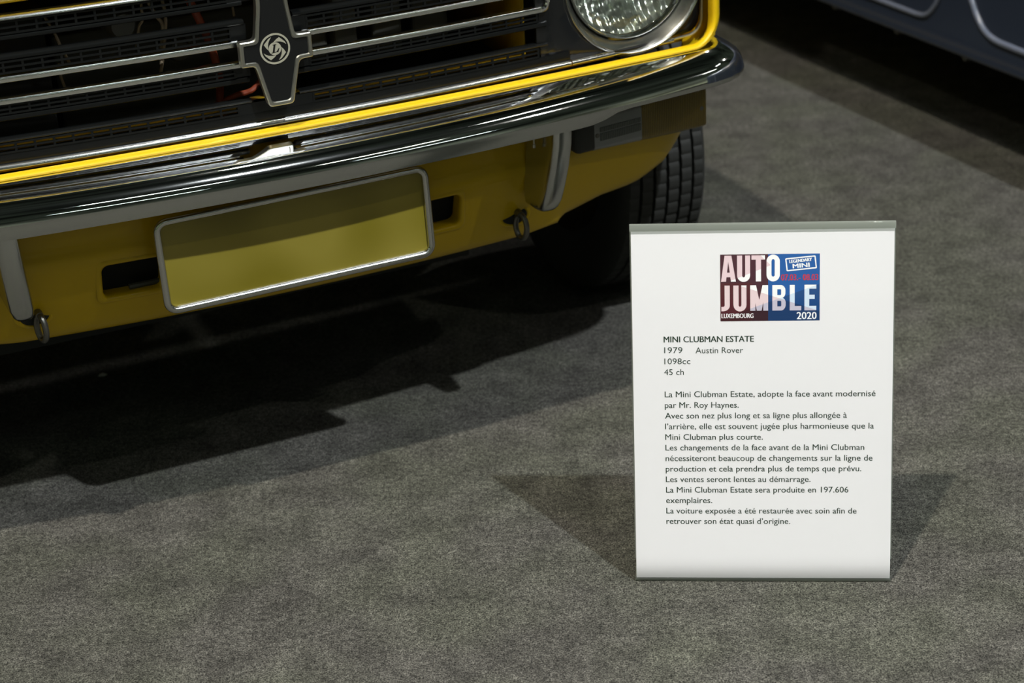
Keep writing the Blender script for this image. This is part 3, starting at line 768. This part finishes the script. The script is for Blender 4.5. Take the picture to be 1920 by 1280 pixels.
# rounded-corner swage lines pressed in the panel
bead([(-1.40, .003, .70), (-1.44, .003, .62), (-1.44, .003, .32), (-1.42, .003, .265), (-1.37, .003, .2405), (-.8, .003, .2405), (-.10, .003, .2405), (-.025, .003, .2405), (.005, .003, .246), (.025, .003, .262), (.040, .003, .285), (.055, .003, .33), (.06, .003, .45), (.06, .003, .62), (.03, .003, .70), (-.6, .003, .70), (-1.40, .003, .70)])
bead([(.09, .003, .70), (.10, .003, .45), (.125, .003, .325), (.140, .003, .293), (.157, .003, .270), (.178, .003, .254), (.205, .003, .2455), (.25, .003, .2435), (.34, .003, .2430), (.9, .003, .243), (1.35, .003, .243), (1.42, .003, .27), (1.44, .003, .35), (1.44, .003, .62), (1.40, .003, .70), (.6, .003, .70), (.09, .003, .70)], .006)
for x in (-.295, -.088, .119, .33, -.5):
    mb = MB(); mb.revolve([(.0003, -.007), (.007, -.007), (.0075, -.003), (.0075, .006), (.0003, .006)], (x, .012, .1935), 12); mb.build('sill_clip', M_steel, blue)
mb = MB(); mb.box(-1.5, 1.55, .06, 1.30, .21, .26); mb.build('floor_pan', M_under, blue, False)
rows = []
for y, z in ((.14, .80), (.3, .84), (.7, .86), (1.1, .84), (1.27, .80), (1.36, .70), (1.38, .45), (1.37, .2)): rows.append([(x, y, z) for x in lin(-1.55, 1.6, 8)])
mb = MB(); mb.grid(rows); solid(mb.build('body_top', M_blue, blue, True), .004)
for x in (-1.55, 1.6):
    mb = MB(); e_ = [(x, .004, .2), (x, .004, .6), (x, .06, .78), (x, .3, .84), (x, .7, .86), (x, 1.1, .84), (x, 1.36, .70), (x, 1.37, .2)]; mb.add(e_, [tuple(range(len(e_)))]); solid(mb.build('end_panel', M_blue, blue, False), .004)
for x in (-1.15, 1.10):
    for y in (.16, 1.22):
        mb = MB(); mb.revolve([(.14, -.06), (.22, -.065), (.245, -.055), (.25, -.03), (.25, .03), (.245, .055), (.22, .065), (.14, .06)], (x, y, .25), 48, 'Y'); mb.build('tyre', M_tyre, blue)
        mb = MB(); mb.revolve([(.001, -.03), (.10, -.03), (.142, -.06), (.142, .06)], (x, y, .25), 32, 'Y'); mb.build('wheel_rim', M_satin, blue)

# ================================================================== sign holder and its sheet
SX, SY, SYAW, LEAN = .2804, 2.0122, -.1079, .1992
sgn = empty('sign_holder', (SX, SY, 0.0), SYAW, 'clear acrylic stand leaning back on the carpet in front of the front tyre', 'sign holder')
def sl(a, h, d=0.0):      # sheet coordinates: a across, h up the face, d towards the viewer
    return (a, h*sin(LEAN)-d*cos(LEAN), h*cos(LEAN)+d*sin(LEAN))
HW = .1499; HT = .4300
mb = MB()
def slab(mb, a0, a1, h0, h1, d0, d1):
    v = [sl(a, h, d) for a in (a0, a1) for h in (h0, h1) for d in (d0, d1)]
    mb.add(v, [(0, 1, 3, 2), (4, 6, 7, 5), (0, 4, 5, 1), (2, 3, 7, 6), (0, 2, 6, 4), (1, 5, 7, 3)])
Z0 = .0012
bend_ = lambda h: -.0042*max(0, (.027-h)/.022)**2
mb = MB(); mb.grid([[sl(a, h, .0022+bend_(h)) for a in (-HW, HW)] for h in (Z0+.004, .009, .013, .018, .023, .027, .06, .2, .4243)]); mb.build('front_panel', M_acrylic, sgn, True)
mb = MB(); slab(mb, -HW, HW, .030, HT-.001, -.0035, -.0015); mb.build('back_panel', M_acr_edge, sgn, False)
mb = MB(); rows = []
for a in lin(-HW, HW, 12):
    rows.append([sl(a, .4241, .0024), sl(a, .4300, .0022), sl(a, .4318, .0012), sl(a, .4324, -.0008), sl(a, .4318, -.0028), sl(a, .4300, -.0036)])
mb.grid(rows); mb.build('top_fold', M_acr_edge, sgn, True, 60)
mb = MB(); rows = []
for a in lin(-HW, HW, 6):
    rows.append([sl(a, Z0+.0042, .0024-.0042), sl(a, Z0+.0012, .0022-.0048), sl(a, Z0+.0003, .0012-.0052), sl(a, Z0, -.0065), sl(a, Z0+.0005, -.009)])
mb.grid(rows); mb.build('bottom_edge', M_acr_edge, sgn, True, 60)
mb = MB(); mb.box(-HW, HW, .0085, .13, .0004, .0030); mb.build('foot', M_acr_edge, sgn, False)

M_paper, t, b = new_mat('white_paper')
b.inputs['Base Color'].default_value = (.765, .755, .785, 1); b.inputs['Roughness'].default_value = .6
sheet = empty('information_sheet', (SX, SY, 0.0), SYAW, 'white printed information sheet with a red and blue logo, held in the clear acrylic stand', 'sign')
PW = .1485
def curl(h): return -.0035*max(0, 1-h/.045)**2*0 + .0
mb = MB(); rows = []
def bend(h): return -.0042*max(0, (.027-h)/.022)**2
def pd(h): return -.0001+bend(h)
for h in [.0052, .008, .012, .018, .026, .036, .05, .1, .2, .3, .4, .4236]:
    rows.append([sl(a, h, pd(h)) for a in lin(-PW, PW, 7)])
mb.grid(rows); mb.build('paper', M_paper, sheet, True)
TD = .00006
def text_mesh(txt, x0, x1, base, cap=None, bold=0.0, shear=0.0, parent=None, mat=None, name='printed_text', rot=0.0, depth=TD, collect=None):
    cu = bpy.data.curves.new('t', 'FONT'); cu.body = txt; cu.size = 1.0; cu.offset = bold; cu.resolution_u = 3
    o = bpy.data.objects.new('t', cu); col.objects.link(o)
    dg = bpy.context.evaluated_depsgraph_get(); dg.update()
    me = bpy.data.meshes.new_from_object(o.evaluated_get(dg)); 
    bpy.data.objects.remove(o); bpy.data.curves.remove(cu)
    xsx = [v.co.x for v in me.vertices]; mnx, mxx = min(xsx), max(xsx)
    sx = (x1-x0)/(mxx-mnx); capr = CAPH
    sy = (cap/capr) if cap else sx
    for v in me.vertices:
        a = (v.co.x-mnx)*sx; h = v.co.y*sy
        a2 = x0+a*cos(rot)-h*sin(rot); h2 = base+a*sin(rot)+h*cos(rot)
        v.co = sl(a2, h2, depth)
    bmx = collect if collect is not None else None
    if bmx is not None:
        bmx.from_mesh(me); bpy.data.meshes.remove(me); return
    return link(name, me, mat, parent, False)
def cap_height():
    cu = bpy.data.curves.new('t', 'FONT'); cu.body = 'H'; o = bpy.data.objects.new('t', cu); col.objects.link(o)
    dg = bpy.context.evaluated_depsgraph_get(); dg.update(); me = bpy.data.meshes.new_from_object(o.evaluated_get(dg))
    h = max(v.co.y for v in me.vertices); bpy.data.objects.remove(o); bpy.data.curves.remove(cu); bpy.data.meshes.remove(me); return h
CAPH = cap_height()
CAP = .0069
def block(name, lines, mat, bold=0.0):
    bmx = bmesh.new()
    for l in lines:
        for sh_ in ((-bold, 0, bold) if bold else (0,)): text_mesh(l[0], l[1]+sh_, l[2]+sh_, l[3], CAP, 0, depth=TD+abs(sh_)*.05+sh_*.02, collect=bmx)
    me = bpy.data.meshes.new(name); bmx.to_mesh(me); bmx.free(); return link(name, me, mat, sheet, False)
block('printed_heading', [('MINI CLUBMAN ESTATE', -.1125, -.0095, .2936)], M_ink, bold=.00022)
block('printed_details', [('1979', -.1122, -.0912, .2808), ('Austin Rover', -.0762, -.0217, .2804), ('1098cc', -.1122, -.0822, .2676), ('45 ch', -.1126, -.0898, .2547)], M_ink)
T = ["La Mini Clubman Estate, adopte la face avant modernisé", "par Mr. Roy Haynes.", "Avec son nez plus long et sa ligne plus allongée à",
     "l’arrière, elle est souvent jugée plus harmonieuse que la", "Mini Clubman plus courte.", "Les changements de la face avant de la Mini Clubman",
     "nécessiteront beaucoup de changements sur la ligne de", "production et cela prendra plus de temps que prévu.", "Les ventes seront lentes au démarrage.",
     "La Mini Clubman Estate sera produite en 197.606", "exemplaires.", "La voiture exposée a été restaurée avec soin afin de", "retrouver son état quasi d’origine."]
X1 = [.1293, -.027, .097, .1279, .0007, .1172, .1267, .114, .0557, .0994, -.0584, .109, .0323]
block('printed_paragraph', [(t_, -.1122, x1, .2281-.01287*i) for i, (t_, x1) in enumerate(zip(T, X1))], M_ink, bold=.00007)

# ---- logo printed on the sheet; logo coordinates are fractions of a 1500 x 1000 field
LX0, LX1, LZ1, LZ0 = -.0473, .0653, .3957, .3179
def lg(u, v, d=TD):       # u,v as measured on the print: u 160..1658, v 132..1133
    return sl(LX0+(u-160)/1498*(LX1-LX0), LZ1-(v-132)/1001*(LZ1-LZ0), d)
def halfplanes(t, cu_, planes):
    # each plane: (a,b,c) meaning a*u+b*v+c>0, coordinates in the print's own units
    outp = []
    for a, b_, c_ in planes:
        dt = N(t, 'ShaderNodeVectorMath', operation='DOT_PRODUCT'); dt.inputs[1].default_value = (a, b_, 0)
        t.links.new(cu_, dt.inputs[0])
        gt = N(t, 'ShaderNodeMath', operation='GREATER_THAN'); gt.inputs[1].default_value = -c_
        t.links.new(dt.outputs['Value'], gt.inputs[0]); outp.append(gt)
    return outp
def line_gt(p, q, below=True):
    # half-plane below (larger v) the line through p and q (p left of q)
    a, b_ = -(q[1]-p[1]), (q[0]-p[0]); c_ = -(a*p[0]+b_*p[1])
    return (a, b_, c_) if below else (-a, -b_, -c_)
def logo_mat(name, base_l, base_r, regions):
    # print colours: base left / right of the centre line, overlaid by wedge-shaped tints
    ma, t, b = new_mat(name); b.inputs['Roughness'].default_value = .6
    uv = N(t, 'ShaderNodeUVMap'); cu_ = uv.outputs[0]
    h = halfplanes(t, cu_, [(1, 0, -882)])[0]
    mxc = N(t, 'ShaderNodeMix', data_type='RGBA'); t.links.new(h.outputs[0], mxc.inputs['Factor'])
    mxc.inputs['A'].default_value = (*base_l, 1); mxc.inputs['B'].default_value = (*base_r, 1)
    last = mxc
    for planes, colr, f in regions:
        hs = halfplanes(t, cu_, planes); cur = hs[0].outputs[0]
        for q in hs[1:]:
            mm = N(t, 'ShaderNodeMath', operation='MULTIPLY'); t.links.new(cur, mm.inputs[0]); t.links.new(q.outputs[0], mm.inputs[1]); cur = mm.outputs[0]
        mf = N(t, 'ShaderNodeMath', operation='MULTIPLY'); t.links.new(cur, mf.inputs[0]); mf.inputs[1].default_value = f
        mc = N(t, 'ShaderNodeMix', data_type='RGBA'); mc.blend_type = 'MULTIPLY'
        t.links.new(mf.outputs[0], mc.inputs['Factor']); t.links.new(last.outputs['Result'], mc.inputs['A']); mc.inputs['B'].default_value = (*colr, 1); last = mc
    t.links.new(last.outputs['Result'], b.inputs['Base Color'])
    return ma
D_ = line_gt((470, 605), (1640, 985)); A_ = line_gt((560, 965), (1640, 590)); U1 = line_gt((770, 150), (915, 290)); U2 = line_gt((330, 520), (915, 300), False)
LTop = (0, -1, 560); LBot = (0, 1, -560)
M_logo_bg = logo_mat('logo_ground', (.052, .008, .020), (.003, .085, .33), [([A_, LBot], (.55, .6, .6), 1), ([D_, LBot, (1, 0, -882)], (.75, .6, .6), 1), ([(-1, 0, 640), LBot], (1.6, .75, .45), .6)])
M_logo_tx = logo_mat('logo_letters', (.87, .87, .89), (.87, .87, .89), [([(-1, 0, 915), LTop, U1 if False else line_gt((770, 150), (915, 290)), U2], (.86, .66, .70), 1), ([(-1, 0, 560), LBot], (.86, .66, .70), 1) if False else ([D_, LBot], (.86, .68, .70), 1), ([A_, LBot, ], (.62, .78, .95), .8)])
def logo_mesh(name, polys, mat, d):
    verts = []; faces = []; uvs = []
    for i_, p in enumerate(polys):
        o = len(verts); verts += [lg(u, v, d+i_*3e-7) for u, v in p]; uvs += list(p); faces.append(tuple(range(o, o+len(p))))
    me = bpy.data.meshes.new(name); me.from_pydata(verts, [], faces); me.update()
    ul = me.uv_layers.new(name='print')
    for l in me.loops: ul.data[l.index].uv = uvs[l.vertex_index]
    return link(name, me, mat, sheet, False)
logo_mesh('logo_background', [[(160, 132), (160, 1133), (1658, 1133), (1658, 132)]], M_logo_bg, TD-.00008)
def arc(cx, cy, ro_x, ro_y, ri_x, ri_y, a0, a1, n=14):
    o = []
    for k in range(n):
        s0, s1 = R(a0+(a1-a0)*k/n), R(a0+(a1-a0)*(k+1)/n)
        o.append([(cx+ro_x*cos(s0), cy+ro_y*sin(s0)), (cx+ro_x*cos(s1), cy+ro_y*sin(s1)), (cx+ri_x*cos(s1), cy+ri_y*sin(s1)), (cx+ri_x*cos(s0), cy+ri_y*sin(s0))])
    return o
def rect(x0, x1, y0, y1): return [(x0, y0), (x0, y1), (x1, y1), (x1, y0)]
P = []
P += [[(172, 537), (247, 537), (272, 330), (280, 240), (280, 148), (228, 148)], [(397, 537), (322, 537), (295, 330), (280, 240), (280, 148), (330, 148)], [(238, 470), (334, 470), (322, 402), (252, 402)]]
P += [rect(415, 492, 148, 445), rect(537, 612, 148, 445)]+arc(513.5, 445, 98.5, 97, 22.5, 30, 0, 180)
P += [rect(632, 835, 148, 213), rect(697, 776, 213, 537)]
P += [rect(858, 933, 240, 440), rect(981, 1058, 240, 440)]+arc(958, 440, 100, 100, 24, 28, 0, 180)+arc(958, 240, 100, 100, 24, 34, 180, 360)
P += [rect(225, 303, 595, 895), rect(175, 200, 915, 982)]+arc(200, 895, 103, 87, 25, 20, 0, 90)
P += [rect(357, 436, 595, 885), rect(478, 555, 595, 885)]+arc(456.5, 885, 98.5, 102, 21.5, 30, 0, 180)
P += [rect(612, 690, 595, 978), rect(808, 882, 595, 978), [(640, 595), (700, 595), (783, 978), (712, 978)], [(797, 595), (857, 595), (783, 978), (712, 978)]]
P += [rect(945, 1020, 595, 978), rect(1020, 1080, 595, 658), rect(1020, 1085, 745, 832), rect(1020, 1080, 915, 978)]
P += arc(1070, 675, 72, 80, 8, 17, -90, 0)+arc(1070, 715, 72, 80, 8, 30, 0, 90)+[rect(1078, 1142, 675, 715)]
P += arc(1072, 860, 74, 80, 8, 28, -90, 0)+arc(1072, 890, 74, 88, 8, 25, 0, 90)+[rect(1080, 1146, 860, 890)]
P += [rect(1208, 1282, 595, 978), rect(1282, 1380, 912, 978)]
P += [rect(1428, 1500, 595, 978), rect(1500, 1606, 595, 655), rect(1500, 1582, 745, 808), rect(1500, 1606, 912, 978)]
logo_mesh('logo_lettering', P, M_logo_tx, TD)
# stamp frame
def thick_poly(pts, wd):
    o = []; n = len(pts); inn = inset_poly(pts, wd)
    for i in range(n): o.append([pts[i], pts[(i+1) % n], inn[(i+1) % n], inn[i]])
    return o
st = [(1150, 197), (1580, 158), (1594, 166), (1614, 340), (1604, 352), (1172, 392), (1159, 384), (1138, 208)]
logo_mesh('logo_stamp_frame', thick_poly(st, 19), M_white_ink, TD)
KU = (LX1-LX0)/1498; KV = (LZ1-LZ0)/1001
lu = lambda u: LX0+(u-160)*KU
lv = lambda v: LZ1-(v-132)*KV
def logo_text(name, items, mat):
    bmx = bmesh.new()
    for txt, u0, u1, vb, capv, bold, rot in items:
        for k_, sh_ in enumerate((-bold*KU*60, 0, bold*KU*60)): text_mesh(txt, lu(u0)+sh_, lu(u1)+sh_, lv(vb), capv*KV, 0, rot=rot, depth=TD+.00002*k_, collect=bmx)
    me = bpy.data.meshes.new(name); bmx.to_mesh(me); bmx.free(); return link(name, me, mat, sheet, False)
logo_text('logo_stamp_text', [('LEGENDARY', 1205, 1540, 270, 46, .06, R(5.4)), ('MINI', 1256, 1505, 348, 64, .07, R(4.8))], M_white_ink)
logo_text('logo_dates', [('07.03.- 08.03', 1078, 1632, 527, 90, .05, 0)], M_red_ink)
logo_text('logo_place', [('LUXEMBOURG', 178, 658, 1085, 67, .04, 0)], M_white_ink)
logo_text('logo_year', [('2020', 1315, 1610, 1110, 105, .05, 0)], M_white_ink)

# ================================================================== dark sheet added to darken the floor beyond the gap between the cars
mb = MB(); mb.add([(-.238, 4.013, .004), (.490, 4.339, .004), (-.734, 7.078, .004), (-1.462, 6.752, .004)], [(0, 1, 2, 3)])
floor_sheet = mb.build('dark_floor_sheet', pbr('dark_sheet', (.011, .012, .009), .95, 0, 0, (300, .4, .002), .1), None, False); solid(floor_sheet, .003)
floor_sheet['label'] = 'added dark sheet that darkens the floor between the two cars, at the far end'; floor_sheet['category'] = 'dark sheet'
# ================================================================== a small scrap on the carpet
mb = MB(); mb.add([(-.006, -.003, .0006), (.004, -.004, .0012), (.007, .002, .0008), (0, .005, .002), (-.005, .003, .001)], [(0, 1, 2, 3, 4)])
sc = mb.build('paper_scrap', M_paper_scrap, None, False); sc.location = (-.612, 2.687, .001); solid(sc, .0006)
sc['label'] = 'tiny pale scrap on the carpet in the shade under the yellow car'; sc['category'] = 'scrap'
